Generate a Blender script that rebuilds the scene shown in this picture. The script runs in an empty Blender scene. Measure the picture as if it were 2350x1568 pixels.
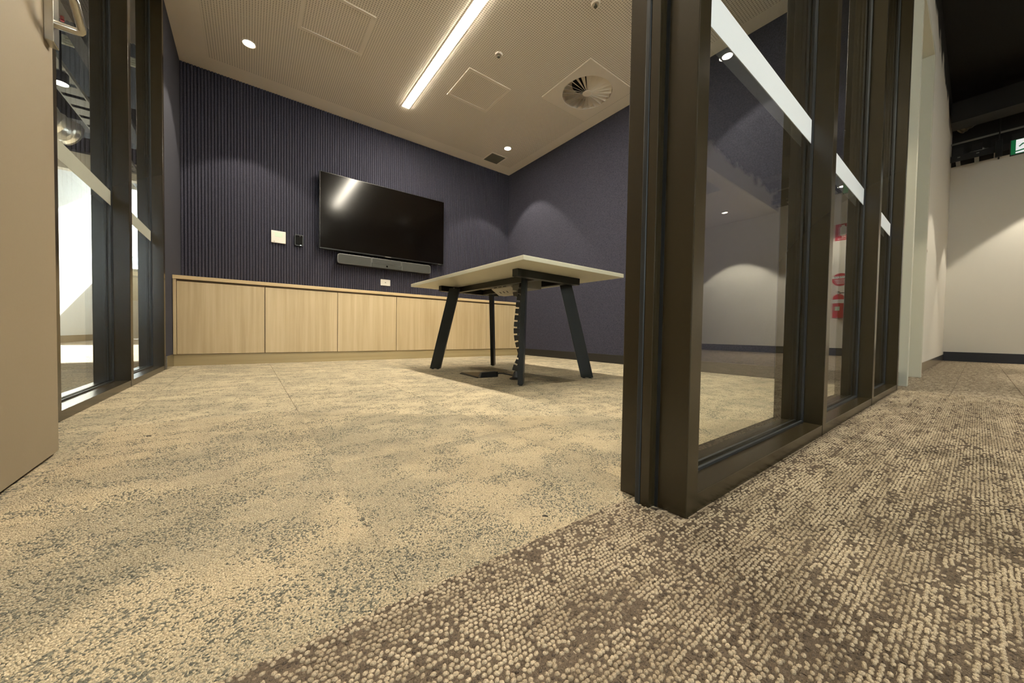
import bpy, bmesh, math, random
import numpy as np
from mathutils import Vector, Matrix
random.seed(7); RNG = np.random.default_rng(11)
sc = bpy.context.scene
COL = sc.collection
# ------------------------------------------------------------------ camera, world, sun, exposure
H_CAM = 0.3135
RT = Vector((0.79960078, -0.60031949, 0.01597216)); UP = Vector((0.00208881, 0.02937677, 0.99956623)); FW = Vector((0.60052829, 0.79922057, -0.02474364))
cd = bpy.data.cameras.new('camera'); cam = bpy.data.objects.new('camera', cd); COL.objects.link(cam)
cd.sensor_fit = 'HORIZONTAL'; cd.sensor_width = 36.0; cd.lens = 12.3202; cd.clip_start = 0.02; cd.clip_end = 200
cam.matrix_world = Matrix(((RT.x, UP.x, -FW.x, 0), (RT.y, UP.y, -FW.y, 0), (RT.z, UP.z, -FW.z, H_CAM), (0, 0, 0, 1)))
sc.camera = cam
w = bpy.data.worlds.new('sky'); sc.world = w; w.use_nodes = True
bg = w.node_tree.nodes['Background']; bg.inputs[0].default_value = (0.92, 0.97, 1.0, 1); bg.inputs[1].default_value = 14.0
sd = bpy.data.lights.new('sun', 'SUN'); sun = bpy.data.objects.new('sun', sd); COL.objects.link(sun)
sd.energy = 64.0; sd.angle = 0.009; sd.color = (1, .96, .88)
sun.rotation_euler = Vector((-.25, -1.0, -.451)).to_track_quat('-Z', 'Y').to_euler(); sun.location = (2, 20, 9)
vs = sc.view_settings; vs.view_transform = 'Standard'; vs.look = 'None'; vs.gamma = 1.0; vs.exposure = 0.45
try: vs.use_curve_mapping = False
except Exception: pass
LIN_STRENGTH = 198.0; SPOT_W = 84.0; HALL_W = 96.0; SOFFIT_W = 275.0; WARM = (1.0, .915, .745)
cy = sc.cycles
cy.max_bounces = 8; cy.diffuse_bounces = 4; cy.glossy_bounces = 4; cy.transmission_bounces = 4; cy.transparent_max_bounces = 24
cy.caustics_reflective = False; cy.caustics_refractive = False; cy.sample_clamp_indirect = 6.0
try: cy.use_denoising = True; cy.denoiser = 'OPENIMAGEDENOISE'
except Exception: pass

# ------------------------------------------------------------------ helpers
ORG = {}
class MB:
    def __init__(s): s.v = []; s.f = []
    def add(s, vs_, fs_):
        n = len(s.v); s.v += [tuple(v) for v in vs_]; s.f += [tuple(i + n for i in f) for f in fs_]; return s
    def hexa(s, b, t):
        return s.add(list(b) + list(t), [(3, 2, 1, 0), (4, 5, 6, 7), (0, 1, 5, 4), (1, 2, 6, 5), (2, 3, 7, 6), (3, 0, 4, 7)])
    def box(s, a, b):
        x0, y0, z0 = [min(p) for p in zip(a, b)]; x1, y1, z1 = [max(p) for p in zip(a, b)]
        return s.hexa([(x0, y0, z0), (x1, y0, z0), (x1, y1, z0), (x0, y1, z0)], [(x0, y0, z1), (x1, y0, z1), (x1, y1, z1), (x0, y1, z1)])
    def prism(s, pts, axis, lo, hi):      # pts: 2-D polygon in the two other axes (cyclic order), extruded along axis
        i = 'xyz'.index(axis); o = [(1, 2), (0, 2), (0, 1)][i]
        def P(p, h):
            q = [0, 0, 0]; q[i] = h; q[o[0]] = p[0]; q[o[1]] = p[1]; return tuple(q)
        n = len(pts); vs_ = [P(p, lo) for p in pts] + [P(p, hi) for p in pts]
        return s.add(vs_, [tuple(range(n))[::-1], tuple(range(n, 2 * n))] + [(k, (k + 1) % n, n + (k + 1) % n, n + k) for k in range(n)])
    def ring_tube(s, pts, r, n=10):
        pts = [Vector(p) for p in pts]; vs_ = []; fs_ = []; prev = None
        for k, p in enumerate(pts):
            t = (pts[min(k + 1, len(pts) - 1)] - pts[max(k - 1, 0)]).normalized()
            u = t.orthogonal().normalized() if prev is None else (prev - t * prev.dot(t)).normalized()
            prev = u; q = t.cross(u); rr = r[k] if isinstance(r, (list, tuple)) else r
            vs_ += [p + (u * math.cos(a) + q * math.sin(a)) * rr for a in [2 * math.pi * j / n for j in range(n)]]
        for k in range(len(pts) - 1):
            for j in range(n): fs_.append((k * n + j, k * n + (j + 1) % n, (k + 1) * n + (j + 1) % n, (k + 1) * n + j))
        fs_.append(tuple(range(n))[::-1]); fs_.append(tuple(range((len(pts) - 1) * n, len(pts) * n)))
        return s.add(vs_, fs_)
    def lathe(s, prof, c=(0, 0, 0), axis='z', n=24, cap0=True):
        vs_ = []; fs_ = []
        for r, h in prof:
            for j in range(n):
                a = 2 * math.pi * j / n; x, y = r * math.cos(a), r * math.sin(a)
                q = {'z': (x, y, h), 'y': (x, h, -y), 'x': (h, x, y)}[axis]; vs_.append((q[0] + c[0], q[1] + c[1], q[2] + c[2]))
        m = len(prof)
        for k in range(m - 1):
            for j in range(n): fs_.append((k * n + j, k * n + (j + 1) % n, (k + 1) * n + (j + 1) % n, (k + 1) * n + j))
        if cap0: fs_.append(tuple(range(n))[::-1])
        fs_.append(tuple(range((m - 1) * n, m * n)))
        return s.add(vs_, fs_)
    def build(s, name, m, parent=None, origin=None, smooth=False, bevel=0.0, seg=2):
        po = ORG.get(parent, Vector((0, 0, 0))) if parent else Vector((0, 0, 0))
        o_ = Vector(origin) if origin is not None else (po if parent else Vector((0, 0, 0)))
        me = bpy.data.meshes.new(name); me.from_pydata([Vector(v) - o_ for v in s.v], [], s.f)
        bm = bmesh.new(); bm.from_mesh(me); bmesh.ops.recalc_face_normals(bm, faces=bm.faces[:]); bm.to_mesh(me); bm.free()
        if m: me.materials.append(m)
        if smooth:
            me.polygons.foreach_set('use_smooth', [True] * len(me.polygons))
        o = bpy.data.objects.new(name, me); COL.objects.link(o)
        if parent: o.parent = parent
        o.location = o_ - po; ORG[o] = o_
        if smooth: 
            md = o.modifiers.new('edge', 'EDGE_SPLIT'); md.split_angle = 0.6
        if bevel:
            md = o.modifiers.new('bevel', 'BEVEL'); md.width = bevel; md.segments = seg; md.limit_method = 'ANGLE'
        return o
def empty(name, loc):
    o = bpy.data.objects.new(name, None); COL.objects.link(o); o.location = loc; o.empty_display_size = .1; ORG[o] = Vector(loc); return o
def tag(o, label=None, cat=None, group=None, kind=None):
    if label: o['label'] = label
    if cat: o['category'] = cat
    if group: o['group'] = group
    if kind: o['kind'] = kind
    return o
def thing(name, loc, label, cat, group=None): return tag(empty(name, loc), label, cat, group)
def struct(o, label=None): return tag(o, label, None, None, 'structure')
def copy_tree(o, loc, label):
    c = o.copy(); COL.objects.link(c); c.location = loc; ORG[c] = Vector(loc); c['label'] = label
    for ch in o.children:
        if ch.type == 'LIGHT': pass
        k = ch.copy(); COL.objects.link(k); k.parent = c
        for g in ch.children:
            q = g.copy(); COL.objects.link(q); q.parent = k
    return c

# ------------------------------------------------------------------ materials
def NT(name):
    m = bpy.data.materials.new(name); m.use_nodes = True; nt = m.node_tree
    return m, nt, nt.nodes, nt.links, nt.nodes['Principled BSDF']
def mat(name, col, rough=.5, metal=0.0, spec=.5, emit=0, ecol=None, coat=0.0, noise=0.0, nscale=40, bump=0.0, bscale=300):
    m, nt, N, L, b = NT(name)
    b.inputs['Base Color'].default_value = (*col, 1); b.inputs['Roughness'].default_value = rough; b.inputs['Metallic'].default_value = metal
    b.inputs['Specular IOR Level'].default_value = spec; b.inputs['Coat Weight'].default_value = coat
    if emit: b.inputs['Emission Color'].default_value = (*(ecol or col), 1); b.inputs['Emission Strength'].default_value = emit
    if noise or bump:
        tc = N.new('ShaderNodeTexCoord')
        if noise:
            n = N.new('ShaderNodeTexNoise'); n.inputs['Scale'].default_value = nscale; n.inputs['Detail'].default_value = 4; L.new(tc.outputs['Object'], n.inputs['Vector'])
            mx = N.new('ShaderNodeMix'); mx.data_type = 'RGBA'; mx.inputs[6].default_value = (*[c * (1 - noise) for c in col], 1); mx.inputs[7].default_value = (*[min(1, c * (1 + noise)) for c in col], 1)
            L.new(n.outputs['Fac'], mx.inputs[0]); L.new(mx.outputs[2], b.inputs['Base Color'])
        if bump:
            n2 = N.new('ShaderNodeTexNoise'); n2.inputs['Scale'].default_value = bscale; n2.inputs['Detail'].default_value = 2; L.new(tc.outputs['Object'], n2.inputs['Vector'])
            bp = N.new('ShaderNodeBump'); bp.inputs['Strength'].default_value = bump; bp.inputs['Distance'].default_value = .002
            L.new(n2.outputs['Fac'], bp.inputs['Height']); L.new(bp.outputs['Normal'], b.inputs['Normal'])
    return m
def math_node(N, L, op, a, b=None, c=None):
    n = N.new('ShaderNodeMath'); n.operation = op
    for i, x in enumerate((a, b, c)):
        if x is None: continue
        if isinstance(x, (int, float)): n.inputs[i].default_value = x
        else: L.new(x, n.inputs[i])
    return n.outputs[0]
def mixc(N, L, f, a, b):
    mx = N.new('ShaderNodeMix'); mx.data_type = 'RGBA'
    for i, x in ((0, f), (6, a), (7, b)):
        if isinstance(x, tuple): mx.inputs[i].default_value = (*x, 1)
        elif isinstance(x, (int, float)): mx.inputs[i].default_value = x
        else: L.new(x, mx.inputs[i])
    return mx.outputs[2]
def felt(name, a, b_):
    m, nt, N, L, b = NT(name); tc = N.new('ShaderNodeTexCoord')
    n = N.new('ShaderNodeTexNoise'); n.inputs['Scale'].default_value = 130; n.inputs['Detail'].default_value = 6; n.inputs['Roughness'].default_value = .75
    L.new(tc.outputs['Object'], n.inputs['Vector'])
    mr = N.new('ShaderNodeMapRange'); mr.inputs[1].default_value = .35; mr.inputs[2].default_value = .65; L.new(n.outputs['Fac'], mr.inputs[0])
    L.new(mixc(N, L, mr.outputs[0], a, b_), b.inputs['Base Color']); b.inputs['Roughness'].default_value = .95; b.inputs['Specular IOR Level'].default_value = .15
    bp = N.new('ShaderNodeBump'); bp.inputs['Strength'].default_value = .5; bp.inputs['Distance'].default_value = .002; L.new(n.outputs['Fac'], bp.inputs['Height']); L.new(bp.outputs['Normal'], b.inputs['Normal'])
    return m
def wood(name, a, b_, vertical=True):
    m, nt, N, L, b = NT(name); tc = N.new('ShaderNodeTexCoord'); mp = N.new('ShaderNodeMapping'); L.new(tc.outputs['Object'], mp.inputs['Vector'])
    oi = N.new('ShaderNodeObjectInfo'); va = N.new('ShaderNodeVectorMath'); va.operation = 'SCALE'; va.inputs[0].default_value = (17, 9, 23); L.new(oi.outputs['Random'], va.inputs['Scale'])
    ad = N.new('ShaderNodeVectorMath'); L.new(mp.outputs[0], ad.inputs[0]); L.new(va.outputs[0], ad.inputs[1])
    mp.inputs['Scale'].default_value = (26, 26, .9) if vertical else (.9, 26, 40)
    n = N.new('ShaderNodeTexNoise'); n.inputs['Scale'].default_value = 1.0; n.inputs['Detail'].default_value = 6; n.inputs['Roughness'].default_value = .62; L.new(ad.outputs[0], n.inputs['Vector'])
    mr = N.new('ShaderNodeMapRange'); mr.inputs[1].default_value = .33; mr.inputs[2].default_value = .68; L.new(n.outputs['Fac'], mr.inputs[0])
    L.new(mixc(N, L, mr.outputs[0], a, b_), b.inputs['Base Color']); b.inputs['Roughness'].default_value = .48; b.inputs['Specular IOR Level'].default_value = .35
    return m
def carpet(name, scale, base, base2, dark, mid, nscale, lo, hi, aniso=(1, 1, 1), bump=.7, squareness=False, tone=4.0):
    m, nt, N, L, b = NT(name); tc = N.new('ShaderNodeTexCoord'); oi = N.new('ShaderNodeObjectInfo')
    va = N.new('ShaderNodeVectorMath'); va.operation = 'SCALE'; va.inputs[0].default_value = (37.3, 19.7, 0); L.new(oi.outputs['Random'], va.inputs['Scale'])
    ad = N.new('ShaderNodeVectorMath'); L.new(tc.outputs['Object'], ad.inputs[0]); L.new(va.outputs[0], ad.inputs[1])
    mp = N.new('ShaderNodeMapping'); mp.inputs['Scale'].default_value = aniso; L.new(ad.outputs[0], mp.inputs['Vector'])
    v = N.new('ShaderNodeTexVoronoi'); v.voronoi_dimensions = '2D'; v.inputs['Scale'].default_value = scale; v.inputs['Randomness'].default_value = .45 if squareness else .9; L.new(tc.outputs['Object'], v.inputs['Vector'])
    sp = N.new('ShaderNodeSeparateColor'); L.new(v.outputs['Color'], sp.inputs[0])
    n = N.new('ShaderNodeTexNoise'); n.inputs['Scale'].default_value = nscale; n.inputs['Detail'].default_value = 4; n.inputs['Roughness'].default_value = .65; L.new(mp.outputs[0], n.inputs['Vector'])
    mr = N.new('ShaderNodeMapRange'); mr.inputs[1].default_value = .41; mr.inputs[2].default_value = .61; mr.inputs[3].default_value = lo; mr.inputs[4].default_value = hi; L.new(n.outputs['Fac'], mr.inputs[0])
    isdark = math_node(N, L, 'LESS_THAN', sp.outputs[0], mr.outputs[0])
    n2 = N.new('ShaderNodeTexNoise'); n2.inputs['Scale'].default_value = tone; n2.inputs['Detail'].default_value = 3; L.new(mp.outputs[0], n2.inputs['Vector'])
    m2 = N.new('ShaderNodeMapRange'); m2.inputs[1].default_value = .40; m2.inputs[2].default_value = .62; m2.inputs[4].default_value = .75; L.new(n2.outputs['Fac'], m2.inputs[0])
    tn = math_node(N, L, 'ADD', m2.outputs[0], math_node(N, L, 'MULTIPLY', sp.outputs[1], .35))
    light = mixc(N, L, math_node(N, L, 'MINIMUM', tn, 1.0), base, base2); dk = mixc(N, L, sp.outputs[2], dark, mid)
    c = mixc(N, L, isdark, light, dk)
    ao = N.new('ShaderNodeMapRange'); ao.inputs[1].default_value = .25; ao.inputs[2].default_value = .75; ao.inputs[3].default_value = 1.0; ao.inputs[4].default_value = .68; L.new(v.outputs['Distance'], ao.inputs[0])
    mul = N.new('ShaderNodeVectorMath'); mul.operation = 'SCALE'; L.new(c, mul.inputs[0]); L.new(ao.outputs[0], mul.inputs['Scale'])
    L.new(mul.outputs[0], b.inputs['Base Color']); b.inputs['Roughness'].default_value = .95; b.inputs['Specular IOR Level'].default_value = .1
    bp = N.new('ShaderNodeBump'); bp.inputs['Strength'].default_value = bump; bp.inputs['Distance'].default_value = .004; bp.invert = True; L.new(v.outputs['Distance'], bp.inputs['Height']); L.new(bp.outputs['Normal'], b.inputs['Normal'])
    return m
def perforated(name, col, x0, x1, y0, y1):
    m, nt, N, L, b = NT(name); tc = N.new('ShaderNodeTexCoord'); s = N.new('ShaderNodeSeparateXYZ'); L.new(tc.outputs['Object'], s.inputs[0])
    p = .0175
    fx = math_node(N, L, 'SUBTRACT', math_node(N, L, 'FRACT', math_node(N, L, 'MULTIPLY', s.outputs[0], 1 / p)), .5)
    fy = math_node(N, L, 'SUBTRACT', math_node(N, L, 'FRACT', math_node(N, L, 'MULTIPLY', s.outputs[1], 1 / p)), .5)
    d2 = math_node(N, L, 'ADD', math_node(N, L, 'MULTIPLY', fx, fx), math_node(N, L, 'MULTIPLY', fy, fy))
    hole = math_node(N, L, 'LESS_THAN', d2, .185 ** 2)
    for sock, lo, hi in ((s.outputs[0], x0, x1), (s.outputs[1], y0, y1)):
        hole = math_node(N, L, 'MULTIPLY', hole, math_node(N, L, 'GREATER_THAN', sock, lo)); hole = math_node(N, L, 'MULTIPLY', hole, math_node(N, L, 'LESS_THAN', sock, hi))
    L.new(mixc(N, L, hole, col, (.07, .05, .025)), b.inputs['Base Color']); b.inputs['Roughness'].default_value = .8; b.inputs['Specular IOR Level'].default_value = .2
    return m
def oversprayed(name, col, z0):
    m, nt, N, L, b = NT(name); tc = N.new('ShaderNodeTexCoord'); s = N.new('ShaderNodeSeparateXYZ'); L.new(tc.outputs['Object'], s.inputs[0])
    n = N.new('ShaderNodeTexNoise'); n.inputs['Scale'].default_value = 3.0; n.inputs['Detail'].default_value = 5; L.new(tc.outputs['Object'], n.inputs['Vector'])
    e = math_node(N, L, 'ADD', s.outputs[2], math_node(N, L, 'MULTIPLY', math_node(N, L, 'SUBTRACT', n.outputs['Fac'], .5), .55))
    mr = N.new('ShaderNodeMapRange'); mr.inputs[1].default_value = z0 - .02; mr.inputs[2].default_value = z0 + .06; L.new(e, mr.inputs[0])
    L.new(mixc(N, L, mr.outputs[0], col, (.008, .008, .008)), b.inputs['Base Color']); b.inputs['Roughness'].default_value = .75
    return m
def glass(name):
    m = bpy.data.materials.new(name); m.use_nodes = True; nt = m.node_tree; N = nt.nodes; L = nt.links; N.clear()
    out = N.new('ShaderNodeOutputMaterial'); mx = N.new('ShaderNodeMixShader'); tr = N.new('ShaderNodeBsdfTransparent'); gl = N.new('ShaderNodeBsdfGlossy')
    tr.inputs[0].default_value = (.955, .975, .965, 1); gl.inputs['Roughness'].default_value = 0.0
    geo = N.new('ShaderNodeNewGeometry'); fr = N.new('ShaderNodeFresnel')
    ior = N.new('ShaderNodeMapRange'); ior.inputs[3].default_value = 1.52; ior.inputs[4].default_value = 1 / 1.52; L.new(geo.outputs['Backfacing'], ior.inputs[0]); L.new(ior.outputs[0], fr.inputs['IOR'])
    L.new(fr.outputs[0], mx.inputs[0]); L.new(tr.outputs[0], mx.inputs[1]); L.new(gl.outputs[0], mx.inputs[2]); L.new(mx.outputs[0], out.inputs[0])
    return m
def vinyl(name, col):
    m = bpy.data.materials.new(name); m.use_nodes = True; nt = m.node_tree; N = nt.nodes; L = nt.links; N.clear()
    out = N.new('ShaderNodeOutputMaterial'); mx = N.new('ShaderNodeMixShader'); d = N.new('ShaderNodeBsdfDiffuse'); t = N.new('ShaderNodeBsdfTranslucent')
    d.inputs[0].default_value = (*col, 1); t.inputs[0].default_value = (*col, 1); mx.inputs[0].default_value = .08
    L.new(d.outputs[0], mx.inputs[1]); L.new(t.outputs[0], mx.inputs[2]); L.new(mx.outputs[0], out.inputs[0]); return m
M = {}
M['bronze'] = mat('bronze_aluminium', (.023, .0165, .0068), .26, 0.0, .55)
M['gasket'] = mat('black_rubber', (.012, .014, .016), .5)
M['glass'] = glass('clear_glass'); M['vinyl'] = vinyl('white_vinyl', (.70, .735, .755)); M['vinylshade'] = vinyl('shaded_white_vinyl', (.30, .30, .255))  # left strip: the same vinyl, its weaker light put into a darker colour
M['felt'] = felt('navy_felt', (.0165, .0165, .0255), (.055, .053, .0725)); M['feltplain'] = felt('smooth_navy_felt', (.031, .031, .040), (.039, .039, .049))
M['ceil'] = perforated('perforated_plaster', (.88, .795, .685), -.287, 3.02, .56, 4.15)
M['plaster'] = mat('matt_plaster', (.88, .79, .68), .8, spec=.2)
M['hatch'] = perforated('perforated_hatch', (.88, .79, .68), -9, 9, -9, 9)
M['oak'] = wood('light_oak_laminate', (.44, .33, .18), (.56, .435, .26)); M['oakh'] = wood('light_oak_laminate_across', (.46, .335, .17), (.57, .43, .245), False)
M['oakkickshade'] = wood('shaded_kickboard_oak', (.33, .25, .125), (.42, .33, .175), False); M['oakdark'] = mat('shadow_gap_board', (.16, .10, .04), .7)  # kickboard oak darkened to stand in for the shade under the doors
M['black'] = mat('matt_black_steel', (.0045, .0058, .0054), .42, spec=.35); M['blackplastic'] = mat('black_plastic', (.006, .0065, .007), .38)
M['screen'] = mat('dark_screen', (.0022, .0016, .0013), .135, 0, .17); M['bezel'] = mat('black_bezel', (.006, .006, .006), .3)
M['barfab'] = mat('charcoal_speaker_cloth', (.024, .025, .021), .8, bump=.3, bscale=900); M['bartrim'] = mat('grey_trim', (.16, .155, .135), .4)
M['whiteplastic'] = mat('white_plastic', (.56, .53, .46), .4); M['lcd'] = mat('pale_green_display', (.50, .60, .47), .25); M['led'] = mat('status_light', (.8, .9, .9), .3, emit=1.2)
M['table'] = mat('white_laminate', (.80, .77, .62), .4); M['chrome'] = mat('brushed_steel', (.62, .60, .54), .26, 1.0)
M['lamp'] = mat('glowing_diffuser', (1, 1, 1), .5, emit=LIN_STRENGTH, ecol=WARM); M['spotglow'] = mat('glowing_lens', (1, 1, 1), .5, emit=14, ecol=(1, .93, .8))
M['whitewall'] = mat('white_wall_paint', (.72, .69, .62), .7, spec=.25); M['spray_end'] = oversprayed('end_wall_with_black_overspray', (.72, .69, .62), 2.98); M['spray_fascia'] = oversprayed('fascia_with_black_overspray', (.72, .69, .62), 3.06); M['overspray'] = oversprayed('white_wall_with_black_overspray', (.72, .69, .62), 3.32)
M['beige'] = mat('beige_painted_panel', (.58, .52, .40), .7); M['doorpaint'] = mat('taupe_door_paint', (.265, .212, .145), .55, spec=.3, noise=.05, nscale=3, bump=.06, bscale=220)
M['framepaint'] = mat('pale_grey_green_paint', (.52, .50, .40), .5); M['skirtblack'] = mat('black_skirting_vinyl', (.009, .008, .007), .5); M['skirtnavy'] = mat('dark_navy_skirting', (.014, .015, .022), .5)
M['alu'] = mat('satin_aluminium', (.55, .53, .48), .22, 1.0); M['ceilblack'] = mat('black_sprayed_slab', (.0018, .0018, .0018), .9)
M['services'] = mat('dark_sprayed_services', (.0075, .007, .0068), .6); M['tray'] = mat('galvanised_tray', (.16, .155, .14), .5, .3); M['foil'] = mat('crinkled_silver_foil', (.62, .60, .54), .28, .85, bump=1.0, bscale=45)
M['darkfoil'] = mat('dark_crinkled_foil', (.10, .09, .065), .35, .7, bump=1.0, bscale=40); M['pipe'] = mat('pale_conduit', (.62, .62, .52), .5)  # corridor duct foil in a darker tone than the silver one
M['red'] = mat('red_enamel', (.50, .018, .025), .3); M['signred'] = mat('red_sign_sheet', (.48, .03, .05), .45); M['white'] = mat('white_print', (.80, .80, .78), .5); M['ink'] = mat('black_print', (.01, .01, .01), .5)
M['green'] = mat('green_sign_face', (.0, .11, .035), .4, emit=.12, ecol=(0, .35, .1)); M['signwhite'] = mat('lit_white_sign_face', (.8, .8, .8), .4, emit=.45, ecol=(.95, .95, 1))
M['grille'] = mat('grey_grille', (.13, .12, .09), .6); M['hollow'] = mat('dark_duct_inside', (.010, .008, .006), .8); M['lint'] = mat('dark_lint', (.01, .008, .008), .8)
M['brassflap'] = mat('bronze_floor_lid', (.11, .078, .040), .6, spec=.2)
R_BASE, R_BASE2, R_DARK, R_MID = (.52, .425, .285), (.37, .315, .222), (.085, .085, .072), (.22, .20, .15)
C_BASE, C_BASE2, C_DARK, C_MID = (.44, .36, .255), (.255, .20, .137), (.074, .057, .044), (.185, .14, .098)
M['roomcarpet'] = carpet('beige_flecked_carpet', 300, R_BASE, R_BASE2, R_DARK, R_MID, 11.0, .02, .46, (1, 1.3, 1), tone=3.5)
M['hallcarpet'] = carpet('brown_loop_carpet', 178, (.47, .39, .285), (.32, .258, .182), C_DARK, C_MID, 14.0, .10, .50, (1, 3.6, 1), squareness=True, tone=8.0)

# ------------------------------------------------------------------ setting: floor
XL, XR, YB, HC = -.4905, 3.164, 4.3545, 2.7
FLOOR = struct(MB().box((-2.9, -5.2, -.12), (8.6, 13.2, -.006)).build('floor', M['hallcarpet']))
def tiles(x0, x1, y0, y1, tw, th, ox, oy, m, stagger):
    j = math.floor((y0 - oy) / th); cache = {}
    while oy + j * th < y1 - 1e-6:
        a, b = max(y0, oy + j * th), min(y1, oy + (j + 1) * th); off = (j % 2) * stagger
        i = math.floor((x0 - ox - off) / tw)
        while ox + off + i * tw < x1 - 1e-6:
            c, d = max(x0, ox + off + i * tw), min(x1, ox + off + (i + 1) * tw)
            if d - c > .01 and b - a > .01:
                key = (round(d - c, 3), round(b - a, 3)); hx, hy = (d - c) / 2 - .0004, (b - a) / 2 - .0004
                if key in cache:
                    o = cache[key].copy(); COL.objects.link(o)
                else:
                    o = MB().hexa([(-hx, -hy, -.006), (hx, -hy, -.006), (hx, hy, -.006), (-hx, hy, -.006)], [(-hx + .0006, -hy + .0006, 0), (hx - .0006, -hy + .0006, 0), (hx - .0006, hy - .0006, 0), (-hx + .0006, hy - .0006, 0)]).build('carpet_tile', m, FLOOR, origin=(0, 0, 0)); cache[key] = o
                o.location = ((c + d) / 2, (a + b) / 2, 0)
            i += 1
        j += 1
YS = .3935
tiles(-.60, XR, YS, YB, .5, .5, -.35, YS, M['roomcarpet'], 0)
tiles(-2.77, 8.347, -1.162, YS, 1.0, .25, .37, .0877, M['hallcarpet'], .5)
# ---- loop pile near the lens (one countless mass per carpet)
def vnoise(x, y, f, seed):
    g = np.random.default_rng(seed).random((256, 256)); X, Y = x * f, y * f
    i, j = np.floor(X).astype(int), np.floor(Y).astype(int); u, v = X - i, Y - j; u = u * u * (3 - 2 * u); v = v * v * (3 - 2 * v)
    G = lambda a, b: g[a % 256, b % 256]
    return (G(i, j) * (1 - u) + G(i + 1, j) * u) * (1 - v) + (G(i, j + 1) * (1 - u) + G(i + 1, j + 1) * u) * v
def fbm(x, y, f, seed): return sum(vnoise(x, y, f * 2 ** k, seed + k) * .55 ** k for k in range(4)) / sum(.55 ** k for k in range(4))
def wedge(x, y, dmax, lat=1.58):
    d = x * FW.x + y * FW.y; l = x * RT.x + y * RT.y
    return (d > .18) & (d < dmax) & (np.abs(l) < lat * d + .03)
def domes(name, x, y, rx, ry, rot, h, col, m, n, cell=None):
    k = len(x); a = np.arange(n) * 2 * np.pi / n
    rings = [(1.0, 0.0), (.72, .72)]
    V = np.empty((k, n * 2 + 1, 3), np.float32)
    for r, (s, z) in enumerate(rings):
        px = np.cos(a)[None] * rx[:, None] * s; py = np.sin(a)[None] * ry[:, None] * s
        V[:, r * n:(r + 1) * n, 0] = x[:, None] + px * np.cos(rot)[:, None] - py * np.sin(rot)[:, None]
        V[:, r * n:(r + 1) * n, 1] = y[:, None] + px * np.sin(rot)[:, None] + py * np.cos(rot)[:, None]
        V[:, r * n:(r + 1) * n, 2] = -.0008 + h[:, None] * z
    V[:, -1, 0] = x; V[:, -1, 1] = y; V[:, -1, 2] = h - .0008
    F = []
    for j in range(n):
        q = (j + 1) % n; F += [(j, q, n + q), (j, n + q, n + j), (n + j, n + q, 2 * n)]
    if cell:        # a dark quad under every tuft paints in the shade of the gaps
        W_ = np.empty((k, 4, 3), np.float32)
        for q, (sx, sy) in enumerate(((-1, -1), (1, -1), (1, 1), (-1, 1))):
            W_[:, q, 0] = x + sx * cell[0]; W_[:, q, 1] = y + sy * cell[1]; W_[:, q, 2] = .0002 + .0008 * ((np.arange(k) * 7919 % 1009) / 1009.0)
        V = np.concatenate([V, W_], axis=1); F += [(2 * n + 1, 2 * n + 2, 2 * n + 3), (2 * n + 1, 2 * n + 3, 2 * n + 4)]
    nv = V.shape[1]
    F = np.array(F); nt_ = len(F); off = (np.arange(k) * nv)[:, None, None]
    idx = (F[None] + off).reshape(-1).astype(np.int32)
    me = bpy.data.meshes.new(name); me.vertices.add(k * nv); me.vertices.foreach_set('co', V.reshape(-1))
    me.loops.add(len(idx)); me.loops.foreach_set('vertex_index', idx); me.polygons.add(k * nt_)
    me.polygons.foreach_set('loop_start', np.arange(0, k * nt_ * 3, 3, dtype=np.int32)); me.polygons.foreach_set('use_smooth', np.ones(k * nt_, bool))
    at = me.attributes.new('tuft', 'FLOAT_COLOR', 'POINT'); C = np.ones((k, nv, 4), np.float32); C[:, :, :3] = col[:, None, :]; C[:, :n, :3] *= .34  # lowest ring darkened, painting in the shade between tufts
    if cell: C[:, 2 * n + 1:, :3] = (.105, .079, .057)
    at.data.foreach_set('color', C.reshape(-1)); me.update(); me.materials.append(m)
    o = bpy.data.objects.new(name, me); COL.objects.link(o); return o
def pile_mat(name):
    m, nt, N, L, b = NT(name); a = N.new('ShaderNodeAttribute'); a.attribute_name = 'tuft'
    tc = N.new('ShaderNodeTexCoord'); n = N.new('ShaderNodeTexNoise'); n.inputs['Scale'].default_value = 850; n.inputs['Detail'].default_value = 2; L.new(tc.outputs['Object'], n.inputs['Vector'])
    mr = N.new('ShaderNodeMapRange'); mr.inputs[1].default_value = .35; mr.inputs[2].default_value = .65; mr.inputs[3].default_value = .66; mr.inputs[4].default_value = 1.16; L.new(n.outputs['Fac'], mr.inputs[0])
    mu = N.new('ShaderNodeVectorMath'); mu.operation = 'SCALE'; L.new(a.outputs['Color'], mu.inputs[0]); L.new(mr.outputs[0], mu.inputs['Scale']); L.new(mu.outputs[0], b.inputs['Base Color'])
    bp = N.new('ShaderNodeBump'); bp.inputs['Strength'].default_value = .6; bp.inputs['Distance'].default_value = .0008; L.new(n.outputs['Fac'], bp.inputs['Height']); L.new(bp.outputs['Normal'], b.inputs['Normal'])
    b.inputs['Roughness'].default_value = .95; b.inputs['Specular IOR Level'].default_value = .1; return m
def pick(r, dens, g, base, base2, dark, mid, g2):
    base, base2, dark, mid = [np.array(c) for c in (base, base2, dark, mid)]
    li = base * (1 - g[:, None]) + base2 * g[:, None]; dk = dark * (1 - g2[:, None]) + mid * g2[:, None]
    return np.where((r < dens)[:, None], dk, li)
def smap(v, a, b, lo, hi): return lo + np.clip((v - a) / (b - a), 0, 1) * (hi - lo)
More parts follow.
